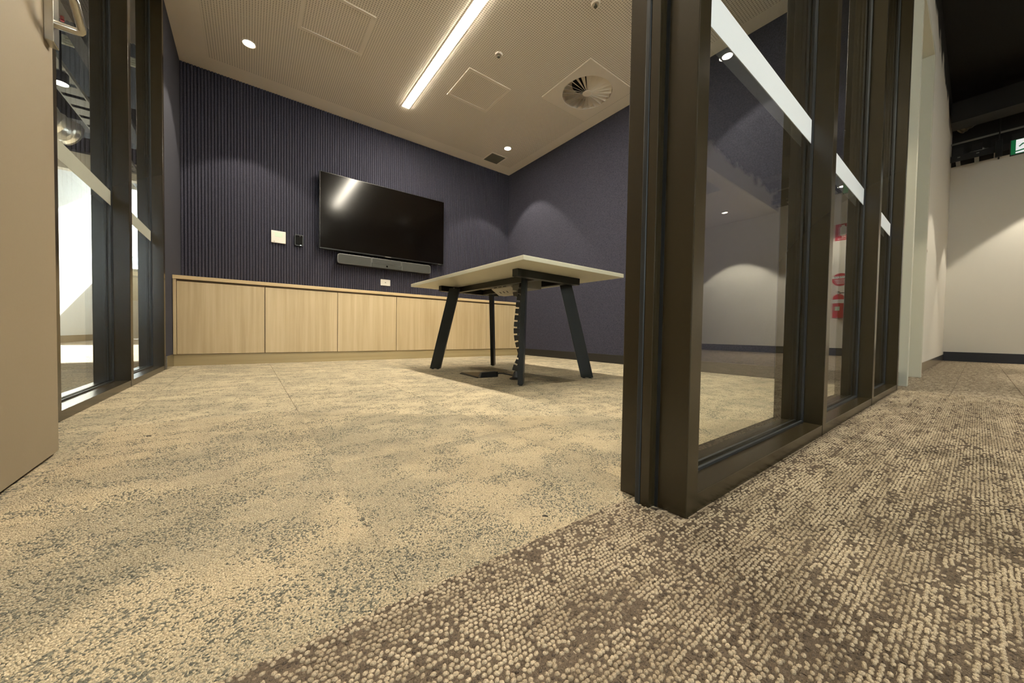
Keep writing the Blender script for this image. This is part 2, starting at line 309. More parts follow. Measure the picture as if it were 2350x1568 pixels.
# corridor loops
px_, py_ = .0058, .0054
gx, gy = np.meshgrid(np.arange(-.6, 3.2, px_), np.arange(-.30, YS - .002, py_)); gx = gx + (np.arange(gx.shape[0]) % 2)[:, None] * px_ * .5
x, y = gx.ravel(), gy.ravel(); x = x + RNG.normal(0, .0006, len(x)); y = y + RNG.normal(0, .0006, len(y))
k = wedge(x, y, 2.3) & ~((y > .285) & (x > .575)) & ~((x < -.28) & (y > .28)); x, y = x[k], y[k]; n_ = len(x)
row = np.floor((y - .0877) / .25); plank = row * 7.31 + np.floor((x - .37 - (row % 2) * .5))
rows_ = np.random.default_rng(5).uniform(.55, 1.5, 400)[np.clip(np.floor((y + .4) / py_).astype(int), 0, 399)]
dens = smap(fbm(x + plank * 3.7, y * 3.2 + plank * 1.9, 15, 21), .36, .68, .07, .56) * rows_; tone = np.clip(smap(fbm(x * 1.0 + plank * 1.3, y * 4.0 + plank * 5.1, 11, 77), .38, .66, 0, .62) + RNG.random(n_) * .35, 0, 1)
rr = RNG.random(n_); low = np.where(rr < dens, .68, 1.0); col = pick(rr, dens, tone, C_BASE, C_BASE2, C_DARK, C_MID, RNG.random(n_) ** 1.5)
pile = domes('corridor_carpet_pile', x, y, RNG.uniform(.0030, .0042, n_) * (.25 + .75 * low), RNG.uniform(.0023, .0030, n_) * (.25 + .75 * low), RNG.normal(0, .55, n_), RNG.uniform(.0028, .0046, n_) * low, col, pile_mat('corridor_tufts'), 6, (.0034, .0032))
tag(pile, 'chunky brown and beige loop pile on the corridor floor nearest the lens', 'carpet pile', None, 'stuff')
# room tufts
pr = .0033
gx, gy = np.meshgrid(np.arange(-.62, 1.5, pr), np.arange(YS + .001, 1.6, pr * .87)); gx = gx + (np.arange(gx.shape[0]) % 2)[:, None] * pr * .5
x, y = gx.ravel(), gy.ravel(); x = x + RNG.normal(0, .0008, len(x)); y = y + RNG.normal(0, .0008, len(y))
k = wedge(x, y, 1.32) & ~((x < -.335)) & ~((x > .57) & (y < .43)); x, y = x[k], y[k]; n_ = len(x)
ti = np.floor((x + .35) / .5) * 5.1 + np.floor((y - YS) / .5) * 11.7
dens = smap(fbm(x + ti, y * 1.3 + ti * .7, 17, 51), .43, .63, .015, .52); tone = np.clip(smap(fbm(x * 1.0 + ti * 2, y * 1.2 + ti, 5, 91), .40, .62, 0, .75) + RNG.random(n_) * .35, 0, 1)
rr = RNG.random(n_); low = np.where(rr < dens, .72, 1.0); col = pick(rr, dens, tone, R_BASE, R_BASE2, R_DARK, R_MID, RNG.random(n_))
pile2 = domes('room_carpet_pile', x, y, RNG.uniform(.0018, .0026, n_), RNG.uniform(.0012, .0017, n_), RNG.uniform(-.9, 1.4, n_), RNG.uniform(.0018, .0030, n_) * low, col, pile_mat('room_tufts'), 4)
tag(pile2, 'fine beige pile flecked with dark grey on the meeting room floor nearest the lens', 'carpet pile', None, 'stuff')

# ------------------------------------------------------------------ setting: room shell
b = MB(); DX, DY, DR = 2.684, 2.40, .25      # ceiling leaves a hole for the swirl diffuser
b.box((-.62, .29, HC), (DX - DR, YB + .15, HC + .03)); b.box((DX + DR, .29, HC), (XR + .12, YB + .15, HC + .03)); b.box((DX - DR, .29, HC), (DX + DR, DY - DR, HC + .03)); b.box((DX - DR, DY + DR, HC), (DX + DR, YB + .15, HC + .03))
struct(b.build('ceiling', M['ceil']))
# ribbed back wall
pitch, nr = .02375, 154; pts = [(XL - .13, YB + .12)]
for i in range(nr):
    x0 = XL - .004 + i * pitch
    pts += [(x0, YB + .011), (x0 + .004, YB + .011), (x0 + .0055, YB + .002), (x0 + .0085, YB), (x0 + .0195, YB), (x0 + .0222, YB + .002)]
pts.append((XR + .02, YB + .011)); pts.append((XR + .02, YB + .12))
struct(MB().prism(pts, 'z', 0, HC).build('wall_back', M['felt']))
struct(MB().box((XR, .42, 0), (XR + .12, YB + .12, HC)).build('wall_right', M['felt']))
struct(MB().box((XL - .125, 3.60, 0), (XL, YB + .12, HC)).build('wall_left', M['feltplain']))
struct(MB().box((XR - .012, .43, 0), (XR, YB - .0, .093)).build('baseboard_right', M['skirtblack'], bevel=.002))
struct(MB().box((XL, 3.60, 0), (XL + .008, 3.89, .10)).build('baseboard_left', M['alu'], bevel=.001))

# glazed partitions: window_1 in front, window_2 on the left
def glazed(name, posts, depth0, depth1, gl, swap, end_pad, label, ends):
    """posts: (a,b) spans along the run; depth0 = face towards the camera side, depth1 = far face"""
    W = struct(empty(name, (0, 0, 0)), label)
    def bx(u0, u1, d0, d1, z0, z1, nm, m, bev=0.0):
        a, c = ((u0, d0, z0), (u1, d1, z1)) if not swap else ((d0, u0, z0), (d1, u1, z1))
        return MB().box(a, c).build(nm, m, W, bevel=bev)
    u0, u1 = posts[0][0], posts[-1][1]; sgn = 1 if depth1 > depth0 else -1
    for a, c in posts: bx(a, c, depth0, depth1, .0, HC, 'mullion', M['bronze'], .0015)
    for i in range(len(posts) - 1):
        a, c = posts[i][1], posts[i + 1][0]
        bx(a, c, depth0 + sgn * .001, depth1, 0, .034, 'sill', M['bronze'], .001); bx(a, c, depth0, depth1, HC - .045, HC, 'head_rail', M['bronze'], .001)
        g0, g1 = gl - .006, gl + .006
        bx(a - .006, c + .006, g0, g1, .028, HC - .04, 'glass_pane', M['glass'])
        for q0, q1 in ((g0 - .006, g0 - .0004), (g1 + .0004, g1 + .006)):
            bx(a, c, q0, q1, .034, .040, 'gasket', M['gasket']); bx(a, a + .006, q0, q1, .040, HC - .045, 'gasket', M['gasket']); bx(c - .006, c, q0, q1, .040, HC - .045, 'gasket', M['gasket'])
        s0 = g0 - .0012 if sgn > 0 else g1 + .0002
        bx(a + .0062, c - .0062, s0, s0 + .0010, .9424 if not swap else .922, 1.0167 if not swap else .994, 'safety_strip', M['vinylshade'] if swap else M['vinyl'])
    return W
W1 = glazed('window_1', [(.595, .635), (1.464, 1.508), (2.3255, 2.370), (3.150, 3.192)], .2907, .4230, .352, False, 0, 'floor to ceiling bronze framed glazing along the corridor', None)
j = MB().box((.5755, .349, 0), (.5965, .3665, HC)).build('door_stop', M['bronze'], W1, bevel=.001)
MB().box((.5735, .3668, 0), (.5960, .3765, HC)).build('gasket', M['gasket'], W1, bevel=.002)
MB().box((.5945, .3425, 0), (.5952, .3489, HC)).build('gasket', M['gasket'], W1)  # no seal here: thin black strip standing in for the groove's shadow
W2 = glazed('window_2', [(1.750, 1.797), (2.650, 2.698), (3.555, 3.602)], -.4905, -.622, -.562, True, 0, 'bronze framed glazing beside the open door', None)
# near part of the left side (behind the open door) and the door lining on its hinge side
W3 = struct(empty('window_3', (0, 0, 0)))
MB().box((-.622, .29, 0), (-.4905, .423, HC)).build('mullion', M['bronze'], W3); MB().box((-.4905, .29, 0), (-.335, .423, HC)).build('mullion', M['bronze'], W3)
MB().box((-.568, .423, .034), (-.556, 1.75, HC)).build('glass_pane', M['glass'], W3); MB().box((-.622, .423, 0), (-.4905, 1.75, .034)).build('sill', M['bronze'], W3)
# open door
D1 = struct(empty('door_1', (-.335, .385, 0)), 'taupe painted door leaf standing open into the room')
ang = math.radians(2.2)
def dr(u, t, z): return (-.335 - t * math.cos(ang) - u * math.sin(ang), .385 + u * math.cos(ang) - t * math.sin(ang), z)   # u along leaf, t thickness (away from camera)
Lw = .958
MB().hexa([dr(0, 0, .009), dr(Lw, 0, .009), dr(Lw, .04, .009), dr(0, .04, .009)], [dr(0, 0, 2.64), dr(Lw, 0, 2.64), dr(Lw, .04, 2.64), dr(0, .04, 2.64)]).build('door_leaf', M['doorpaint'], D1, bevel=.0015)
def db(u0, u1, t0, t1, z0, z1): return MB().hexa([dr(u0, t0, z0), dr(u1, t0, z0), dr(u1, t1, z0), dr(u0, t1, z0)], [dr(u0, t0, z1), dr(u1, t0, z1), dr(u1, t1, z1), dr(u0, t1, z1)])
hs = db(.905, .940, -.0145, -.0002, .963, 1.17).build('lock_plate', M['chrome'], D1, bevel=.001)
path = [dr(.921, -.012, 1.0115), dr(.921, -.045, 1.0120), dr(.921, -.0505, 1.0135), dr(.9185, -.0535, 1.0160), dr(.915, -.0545, 1.0185), dr(.862, -.0545, 1.045), dr(.857, -.0535, 1.0478), dr(.853, -.050, 1.0500), dr(.850, -.046, 1.0515), dr(.846, -.0, 1.0535)]
MB().ring_tube(path, .0082, 14).build('lever_handle', M['chrome'], D1, smooth=True)
tag(D1.children[1], 'brushed steel lock plate'); tag(D1.children[2], 'brushed steel return handle')

# ------------------------------------------------------------------ corridor and office shell
WY = .322
b = MB(); b.box((XR + .028, WY, 0), (3.485, WY + .1, 3.7)); b.box((4.45, WY, 0), (8.347, WY + .1, 3.7)); b.box((3.485, WY, 2.645), (4.45, WY + .1, 3.7)); b.box((-.62, .295, HC + .03), (XR + .03, .42, 3.7))
struct(b.build('wall_corridor', M['overspray']))
struct(MB().box((XR + .03, WY - .009, 0), (3.485, WY, .092)).build('baseboard_corridor', M['alu'], bevel=.001))
struct(MB().box((4.45, WY - .009, 0), (8.347, WY, .092)).build('baseboard_corridor', M['alu'], bevel=.001))
struct(MB().box((8.347, -5.1, 0), (8.5, .42, 3.7)).build('wall_hall_end', M['spray_end']))
struct(MB().box((8.333, -5.0, 0), (8.347, WY - .009, .135)).build('baseboard_hall_end', M['skirtnavy'], bevel=.002))
b = MB(); b.box((-2.9, -5.1, 0), (8.347, -5.0, .9)); b.box((-2.9, -5.1, 2.5), (8.347, -5.0, 3.7)); b.box((-2.9, -5.1, .9), (-2.0, -5.0, 2.5)); b.box((0.6, -5.1, .9), (8.347, -5.0, 2.5))
struct(b.build('wall_hall_back', M['whitewall']))
struct(MB().box((-2.0, -5.06, .9), (0.6, -5.05, 2.5)).build('window_4', M['glass']))
struct(MB().box((-2.9, -5.0, 0), (-2.77, 13.0, 4.2)).build('wall_office_left', M['whitewall']))
struct(MB().box((-2.77, 3.0, 0), (-2.756, 13.0, .13)).build('baseboard_office', M['oakdark']))
b = MB(); b.box((-2.9, 13.0, 0), (6, 13.15, .985)); b.box((-2.9, 13.0, 3.8), (6, 13.15, 4.2)); b.box((5.7, 13.0, .985), (6, 13.15, 3.8))
struct(b.build('wall_office_end', M['whitewall'])); struct(MB().box((-2.77, 12.98, .985), (5.7, 13.12, 1.79)).build('trim_1', M['beige']))
struct(MB().box((-2.77, 13.05, 1.79), (5.7, 13.06, 3.8)).build('window_5', M['glass']))
struct(MB().box((6, 4.47, 0), (6.1, 13.0, 4.2)).build('wall_office_right', M['whitewall'])); struct(MB().box((XR + .12, 4.47, 0), (6.0, 4.6, 4.2)).build('wall_office_back', M['whitewall'])); struct(MB().box((-.62, YB + .125, HC), (XR + .12, YB + .23, 4.2)).build('wall_office_back', M['whitewall']))
struct(MB().box((-2.9, -5.1, 3.7), (8.5, .42, 3.8)).build('ceiling_hall', M['ceilblack'])); struct(MB().box((-2.9, .42, 4.2), (6.1, 13.15, 4.3)).build('ceiling_office', M['ceilblack']))
struct(MB().box((-2.77, .42, 3.7), (6.0, .45, 4.2)).build('trim_2', M['ceilblack']))
# lowered soffit on the far side of the corridor, open recess in it
b = MB(); SY = -1.742; RX0, RX1, RY0, RY1 = 5.35, 6.36, -2.75, -1.96
b.box((-.5, -5.0, 2.77), (RX0, SY, 2.80)); b.box((RX1, -5.0, 2.77), (8.347, SY, 2.80)); b.box((RX0, RY1, 2.77), (RX1, SY, 2.80)); b.box((RX0, -5.0, 2.77), (RX1, RY0, 2.80))
b.box((RX1, RY0, 2.80), (RX1 + .02, RY1, 3.1))
struct(b.build('ceiling_soffit', M['whitewall'])); struct(MB().box((-.5, SY - .02, 2.80), (8.347, SY, 3.7)).build('wall_fascia', M['spray_fascia']))
# corridor door beyond the glazing
D2 = struct(empty('door_2', (3.485, WY, 0)), 'pale door in a grey-green frame past the glazing')
for a, c in ((3.485, 3.535), (4.40, 4.45)): MB().box((a, .276, 0), (c, WY + .08, 2.645)).build('door_jamb', M['framepaint'], D2, bevel=.002)
MB().box((3.485, .276, 2.60), (4.45, WY + .08, 2.645)).build('door_head', M['framepaint'], D2, bevel=.002)
MB().box((3.535, .362, .01), (4.40, .40, 2.60)).build('door_leaf', M['framepaint'], D2)
for a, c in ((3.535, 3.549), (4.386, 4.40)): MB().box((a, .344, 0), (c, .362, 2.60)).build('door_stop', M['framepaint'], D2)

# ------------------------------------------------------------------ ceiling things in the room
def spot(parent, c, watts, name):
    ld = bpy.data.lights.new(name, 'SPOT'); ld.energy = watts; ld.spot_size = math.radians(83); ld.spot_blend = .13; ld.shadow_soft_size = .035; ld.color = WARM
    o = bpy.data.objects.new(name, ld); COL.objects.link(o); o.parent = parent; o.location = Vector(c) - ORG[parent]; return o
L1 = thing('linear_light', (1.339, 2.35, HC), 'long bright recessed strip light running down the middle of the perforated ceiling', 'ceiling light')
b = MB(); y0, y1 = .97, 3.735; x0, x1 = 1.297, 1.381
b.box((x0, y0 - .007, HC - .003), (x0 + .006, y1 + .007, HC + .0)); b.box((x1 - .006, y0 - .007, HC - .003), (x1, y1 + .007, HC)); b.box((x0, y0 - .007, HC - .003), (x1, y0, HC)); b.box((x0, y1, HC - .003), (x1, y1 + .007, HC))
b.build('frame', M['plaster'], L1); MB().box((x0 + .006, y0, HC - .005), (x1 - .006, y1, HC - .0002)).build('diffuser', M['lamp'], L1)
def downlight(x, y, z, watts, label, first=None, rod=False):
    t = thing('downlight', (x, y, z), label, 'downlight', 'round recessed downlights in the meeting room ceiling' if not rod else 'round downlights over the corridor')
    b = MB().lathe([(.052, 0), (.052, -.003), (.046, -.006), (.041, -.003), (.041, 0)], (x, y, z), 'z', 32); b.build('trim_ring', M['plaster'] if not rod else M['services'], t, smooth=True)
    MB().lathe([(.041, -.0028), (.041, -.001)], (x, y, z), 'z', 32).build('lens', M['spotglow'], t)
    if rod: MB().lathe([(.055, .0), (.055, .11), (.012, .115), (.012, 3.7 - z)], (x, y, z), 'z', 24).build('canister', M['services'], t, smooth=True)
    spot(t, (x, y, z - .012), watts, 'downlight_beam'); return t
downlight(.006, 3.740, HC, SPOT_W, 'round glowing downlight at the left back of the room, left of the access panel')
downlight(2.684, 3.732, HC, SPOT_W, 'round glowing downlight near the back right corner beside the small grey grille')
downlight(.006, .98, HC, SPOT_W, 'round downlight of the room nearest the open door, above the frame'); downlight(2.684, .98, HC, SPOT_W, 'round downlight of the room over the corridor glazing')
def hatch(x0, x1, y0, y1, label):
    t = thing('access_panel', ((x0 + x1) / 2, (y0 + y1) / 2, HC), label, 'access panel', 'square perforated access panels flush in the ceiling')
    b = MB(); f = .030
    for a, c in (((x0, y0), (x1, y0 + f)), ((x0, y1 - f), (x1, y1)), ((x0, y0 + f), (x0 + f, y1 - f)), ((x1 - f, y0 + f), (x1, y1 - f))): b.box((a[0], a[1], HC - .007), (c[0], c[1], HC - .0001))
    b.build('frame', M['plaster'], t, bevel=.0025); MB().box((x0 + f + .002, y0 + f + .002, HC - .0025), (x1 - f - .002, y1 - f - .002, HC - .0001)).build('panel', M['hatch'], t); return t
hatch(.307, .783, 2.823, 3.30, 'square perforated access panel left of the strip light'); hatch(1.594, 2.06, 2.824, 3.279, 'square perforated access panel between the strip light and the round vent')
S = thing('swirl_diffuser', (DX, DY, HC), 'square ceiling air vent with a round fan of radial blades', 'air vent')
b = MB(); n = 48; R_ = .242; hw = .316; V = []; F = []
for z in (HC - .006, HC - .0005):
    for k in range(n):
        a = 2 * math.pi * k / n; V.append((DX + R_ * math.cos(a), DY + R_ * math.sin(a), z))
    for k in range(n):
        a = 2 * math.pi * k / n; s = hw / max(abs(math.cos(a)), abs(math.sin(a))); V.append((DX + s * math.cos(a), DY + s * math.sin(a), z))
for k in range(n):
    q = (k + 1) % n; F += [(k, q, n + q, n + k), (2 * n + k, 3 * n + k, 3 * n + q, 2 * n + q), (k, 2 * n + k, 2 * n + q, q), (n + k, n + q, 3 * n + q, 3 * n + k)]
b.add(V, F).build('face_plate', M['plaster'], S)
MB().lathe([(.245, -.003), (.245, .10), (.05, .10), (.02, .10)], (DX, DY, HC), 'z', 48, False).build('plenum', M['plaster'], S, smooth=True)
MB().lathe([(.15, .09), (.15, .098)], (DX, DY, HC), 'z', 32).build('duct_opening', M['hollow'], S)
MB().lathe([(.046, -.004), (.044, -.0075), (.01, -.0075), (.01, -.0095), (.003, -.0095)], (DX, DY, HC), 'z', 32).build('hub', M['plaster'], S, smooth=True)
nb = 24; bl0 = None
for k in range(nb):
    if bl0 is None:
        b = MB(); a0, a1 = -math.pi / nb * .86, math.pi / nb * .86; t_ = .0012; V = []
        def bp_(r, a, lift): return (DX + r * math.cos(a), DY + r * math.sin(a), HC - .004 + lift)
        lo = [bp_(.04, a0, .010), bp_(.238, a0, .046), bp_(.238, a1, 0), bp_(.04, a1, 0)]
        b.hexa(lo, [(p[0], p[1], p[2] + t_) for p in lo]); bl0 = b.build('blade', M['plaster'], S); o = bl0
    else:
        o = bl0.copy(); COL.objects.link(o); o.parent = S
    o.rotation_euler = (0, 0, 2 * math.pi * k / nb)
G = thing('return_grille', (2.70, 4.055, HC), 'small square grey ceiling grille near the back right corner', 'air grille')
b = MB(); f = .018; x0, x1, y0, y1 = 2.573, 2.826, 3.93, 4.187
for a, c in (((x0, y0), (x1, y0 + f)), ((x0, y1 - f), (x1, y1)), ((x0, y0 + f), (x0 + f, y1 - f)), ((x1 - f, y0 + f), (x1, y1 - f))): b.box((a[0], a[1], HC - .006), (c[0], c[1], HC - .0002))
b.build('frame', M['plaster'], G, bevel=.001)
MB().box((x0 + f, y0 + f, HC - .0035), (x1 - f, y1 - f, HC - .0003)).build('mesh', M['grille'], G)
def sprinkler(x, y, label):
    t = thing('sprinkler', (x, y, HC), label, 'sprinkler', 'sprinkler heads in the perforated ceiling')
    MB().lathe([(.034, 0), (.034, -.002), (.026, -.009), (.016, -.004)], (x, y, HC), 'z', 28).build('escutcheon', M['plaster'], t, smooth=True)
    MB().lathe([(.006, -.004), (.006, -.020), (.013, -.022), (.013, -.024), (.003, -.024)], (x, y, HC), 'z', 16).build('head', M['grille'], t, smooth=True)
sprinkler(1.720, 2.544, 'sprinkler head between the strip light and the round vent'); sprinkler(2.007, 1.731, 'sprinkler head at the top edge, nearer than the round vent')

# ------------------------------------------------------------------ joinery along the back wall
FY = 3.8856
wt = MB().box((-.4885, FY, .7064), (XR - .0005, YB - .0002, .7362)).build('worktop', M['oakh'], None, origin=(1.33, FY, .7064), bevel=.0012)
tag(wt, 'light oak worktop running along the ribbed navy wall', 'worktop')
kb = MB().box((-.4865, FY + .017, 0), (XR - .013, FY + .033, .0955)).build('kickboard', M['oakkickshade'], None, origin=(1.33, FY + .02, 0)); tag(kb, 'light oak kickboard under the row of low cabinets', 'kickboard')
ep = MB().box((-.4870, FY + .004, .0965), (-.4672, YB - .001, .7062)).build('end_panel', M['oak'], None, origin=(-.48, FY, .0965), bevel=.0008); tag(ep, 'narrow oak end panel left of the leftmost cabinet door', 'panel')
xs = [-.4665, .1172, .7175, 1.3133, 1.9256, 2.4945, 3.150]
nm = ['leftmost low oak cabinet, next to the glazed frame', 'second low oak cabinet from the left, left of the screen', 'third low oak cabinet from the left, below the left half of the screen', 'fourth low oak cabinet from the left, just left of the table leg', 'fifth low oak cabinet from the left, seen between the table legs', 'rightmost low oak cabinet, in the navy corner behind the table']
for i in range(6):
    a, c = xs[i], xs[i + 1]; t = thing('cabinet', ((a + c) / 2, FY + .02, .0965), nm[i], 'cabinet', 'low oak cabinets under the worktop')
    MB().box((a + .0008, FY + .026, .0965), (c - .0008, YB - .002, .706)).build('body', M['oakdark'], t); MB().box((a + .0026, FY + .006, .0972), (c - .0026, FY + .0255, .6895)).build('door', M['oak'], t, bevel=.0008)

# ------------------------------------------------------------------ screen, video bar and wall plates
TY = 4.2545
T = thing('television', (1.33, TY, 1.6), 'large black flat screen on the ribbed wall reflecting the strip light', 'television')
MB().box((.603, TY, 1.186), (2.052, TY + .05, 2.010)).build('housing', M['bezel'], T, bevel=.004)
MB().box((.611, TY - .0008, 1.200), (2.044, TY + .001, 2.003)).build('screen', M['screen'], T); MB().box((1.0, TY + .05, 1.4), (1.65, YB - .0004, 1.8)).build('wall_bracket', M['black'], T)
MB().box((1.295, TY - .002, 1.1875), (1.365, TY, 1.1945)).build('badge', M['bartrim'], T); MB().box((1.97, TY - .0015, 1.191), (2.01, TY, 1.195)).build('badge', M['bartrim'], T)
V_ = thing('video_bar', (1.32, 4.27, 1.10), 'long charcoal speaker and camera bar just below the screen', 'sound bar')
def rrect(x0, x1, z0, z1, r, n=6, left=True, right=True):
    p = []
    for cx, cz, a, on in ((x1 - r, z1 - r, 0, right), (x0 + r, z1 - r, 90, left), (x0 + r, z0 + r, 180, left), (x1 - r, z0 + r, 270, right)):
        if on: p += [(cx + r * math.cos(math.radians(a + 90 * k / n)), cz + r * math.sin(math.radians(a + 90 * k / n))) for k in range(n + 1)]
        else: p.append((x1 if a in (0, 270) else x0, z1 if a in (0, 90) else z0))
    return p
VY = 4.262
MB().prism(rrect(.778, 1.876, 1.050, 1.164, .03), 'y', VY, YB - .0005).build('housing', M['blackplastic'], V_, bevel=.003)
for a, c, l, r, z0, z1 in ((.783, 1.140, True, False, 1.055, 1.159), (1.147, 1.492, False, False, 1.103, 1.159), (1.499, 1.871, False, True, 1.055, 1.159)):
    tr = MB().prism(rrect(a, c, z0, z1, .027, 6, l, r), 'y', VY - .003, VY).build('trim', M['bartrim'], V_); MB().prism(rrect(a + .004, c - .004, z0 + .004, z1 - .004, .024, 6, l, r), 'y', VY - .006, VY - .001).build('speaker_grille', M['barfab'], V_)
MB().box((1.147, VY - .006, 1.055), (1.492, VY, 1.100)).build('camera_panel', M['barfab'], V_); MB().lathe([(.010, -.009), (.010, -.004)], (1.318, VY, 1.079), 'y', 20).build('camera_lens', M['screen'], V_)
P1 = thing('control_panel', (.247, YB, 1.257), 'white wall controller with a pale green display left of the screen', 'thermostat')
MB().box((.1835, YB - .018, 1.196), (.3085, YB - .0004, 1.318)).build('body', M['whiteplastic'], P1, bevel=.003); MB().box((.213, YB - .0192, 1.257), (.281, YB - .017, 1.300)).build('display', M['lcd'], P1)
for k in range(3): MB().box((.222 + .02 * k, YB - .0195, 1.232), (.234 + .02 * k, YB - .017, 1.240)).build('button', M['whiteplastic'], P1, bevel=.0006)
MB().box((.203, YB - .0192, 1.207), (.216, YB - .0178, 1.211)).build('badge', M['grille'], P1)
P2 = thing('wall_sensor', (.427, YB, 1.25), 'small black wall box with rounded corners beside the white controller', 'wall box')
MB().prism(rrect(.386, .466, 1.192, 1.314, .014), 'y', YB - .022, YB - .0004).build('body', M['blackplastic'], P2, bevel=.003); MB().prism(rrect(.395, .457, 1.203, 1.303, .01), 'y', YB - .0232, YB - .021).build('cover', M['screen'], P2)
MB().box((.435, YB - .0242, 1.200), (.446, YB - .0225, 1.206)).build('status_light', M['led'], P2); MB().box((.432, YB - .0242, 1.293), (.437, YB - .0225, 1.298)).build('status_light', M['bartrim'], P2)
P3 = thing('wall_socket', (1.328, YB, .898), 'white data outlet plate on the ribbed wall just above the worktop', 'outlet')
MB().box((1.271, YB - .009, .8615), (1.3865, YB - .0004, .936)).build('plate', M['whiteplastic'], P3, bevel=.0025); MB().box((1.322, YB - .0095, .895), (1.336, YB - .008, .902)).build('port', M['ink'], P3)

# ------------------------------------------------------------------ table
TB = thing('meeting_table', (1.575, 2.19, 0), 'white topped meeting table on splayed black steel legs', 'table')
def rot(x, y, a=math.radians(.8), c=(1.1399, 1.4294)):
    dx, dy = x - c[0], y - c[1]; return (c[0] + dx * math.cos(a) - dy * math.sin(a), c[1] + dx * math.sin(a) + dy * math.cos(a))
def slab(x0, x1, y0, y1, z0, z1):
    q = [rot(x0, y0), rot(x1, y0), rot(x1, y1), rot(x0, y1)]; return MB().hexa([(*p, z0) for p in q], [(*p, z1) for p in q])
slab(1.1395, 2.012, 1.4294, 2.952, .695, .72).build('tabletop', M['table'], TB, bevel=.0015)
legs = [((1.312, 1.650), (1.395, 1.735), (-.7, -.7)), ((1.928, 1.669), (1.810, 1.786), (.7, -.7)), ((1.248, 2.724), (1.362, 2.610), (-.7, .7)), ((1.862, 2.772), (1.752, 2.650), (.7, .7))]
for bt, tp, d in legs:
    dv = Vector((d[0], d[1], 0)).normalized(); sv = Vector((-dv.y, dv.x, 0))
    def quad(c, z, w=.043, t=.0155): c = Vector((c[0], c[1], z)); return [c - dv * w - sv * t, c + dv * w - sv * t, c + dv * w + sv * t, c - dv * w + sv * t]
    lg = MB().hexa(quad(bt, .006), quad(tp, .672)).build('leg', M['black'], TB, bevel=.0015)
    for s in (-.022, .022):
        c = Vector((bt[0], bt[1], 0)) + dv * s; MB().lathe([(.011, .0), (.011, .0065)], (c.x, c.y, 0), 'z', 12).build('foot', M['blackplastic'], lg)
def bar(p, q, w, z0, z1, name):
    p, q = Vector(p), Vector(q); d = (q - p).normalized(); s = Vector((-d.y, d.x)) * w / 2
    c = [p + s, p - s, q - s, q + s]; return MB().hexa([(v.x, v.y, z0) for v in c], [(v.x, v.y, z1) for v in c]).build(name, M['black'], TB, bevel=.002)
bar((1.264, 1.664), (1.828, 1.690), .050, .650, .6948, 'cross_rail'); rb = bar((1.272, 2.700), (1.865, 2.725), .045, .650, .6948, 'cross_rail')
bar((1.475, 1.70), (1.452, 2.69), .045, .652, .6948, 'long_rail'); bar((1.735, 1.71), (1.712, 2.70), .045, .652, .6948, 'long_rail')
for x in (1.392, 1.715):
    for z in (.662, .683): MB().lathe([(.0055, -.003), (.0055, .0)], (x, 2.6795 + (x - 1.272) * .042, z), 'y', 12).build('bolt', M['chrome'], TB)
# power box under the top, cable spine, floor box
PB = thing('power_box', (1.585, 2.10, .65), 'white power and data box with black sockets and plug fixed beneath the tabletop', 'power box')
prof = [(1.520, .694), (1.520, .648), (1.532, .641), (1.590, .606), (1.655, .606), (1.655, .694)]
MB().box((1.525, 1.86, .622), (1.65, 2.035, .694)).build('cable_box', M['bartrim'], PB, bevel=.004)
MB().prism(prof, 'y', 2.045, 2.30).build('housing', M['whiteplastic'], PB, bevel=.002)
for k in range(3): MB().box((1.5185, 2.105 + .06 * k, .655), (1.5215, 2.145 + .06 * k, .673)).build('socket', M['ink'], PB)
for k in range(3):
    yy = 2.14 + .045 * k; MB().hexa([(1.553, yy, .6277), (1.570, yy, .6174), (1.570, yy + .012, .6174), (1.553, yy + .012, .6277)], [(1.553, yy, .632), (1.570, yy, .622), (1.570, yy + .012, .622), (1.553, yy + .012, .632)]).build('socket', M['ink'], PB)
MB().hexa([(1.575, 2.03, .578), (1.612, 2.03, .575), (1.612, 2.09, .582), (1.575, 2.09, .585)], [(1.57, 2.02, .617), (1.615, 2.02, .605), (1.615, 2.095, .605), (1.57, 2.095, .617)]).build('plug', M['blackplastic'], PB, bevel=.004)
MB().ring_tube([(1.59, 2.035, .592), (1.575, 1.99, .590), (1.55, 1.94, .606), (1.52, 1.905, .624), (1.505, 1.885, .632)], .005, 8).build('cord', M['blackplastic'], PB, smooth=True)
SP = thing('cable_spine', (1.470, 1.868, 0), 'black segmented cable spine hanging from tabletop to floor behind the near leg', 'cable spine')
sp = [(1.500, 1.868, .655), (1.487, 1.862, .615), (1.477, 1.865, .57), (1.472, 1.868, .52), (1.468, 1.870, .46), (1.462, 1.872, .40), (1.458, 1.873, .34), (1.460, 1.870, .28), (1.472, 1.862, .225), (1.485, 1.852, .175), (1.472, 1.858, .125), (1.452, 1.868, .08), (1.448, 1.872, .052)]
acc = [0.0]
for a, c in zip(sp, sp[1:]): acc.append(acc[-1] + (Vector(c) - Vector(a)).length)
def sp_at(d):
    for k in range(len(sp) - 1):
        if d <= acc[k + 1]: return Vector(sp[k]).lerp(Vector(sp[k + 1]), (d - acc[k]) / (acc[k + 1] - acc[k])), (Vector(sp[k + 1]) - Vector(sp[k])).normalized()
    return Vector(sp[-1]), Vector((0, 0, -1))
nseg = 14; stepd = acc[-1] / nseg; view = Vector((.77, .64, 0))
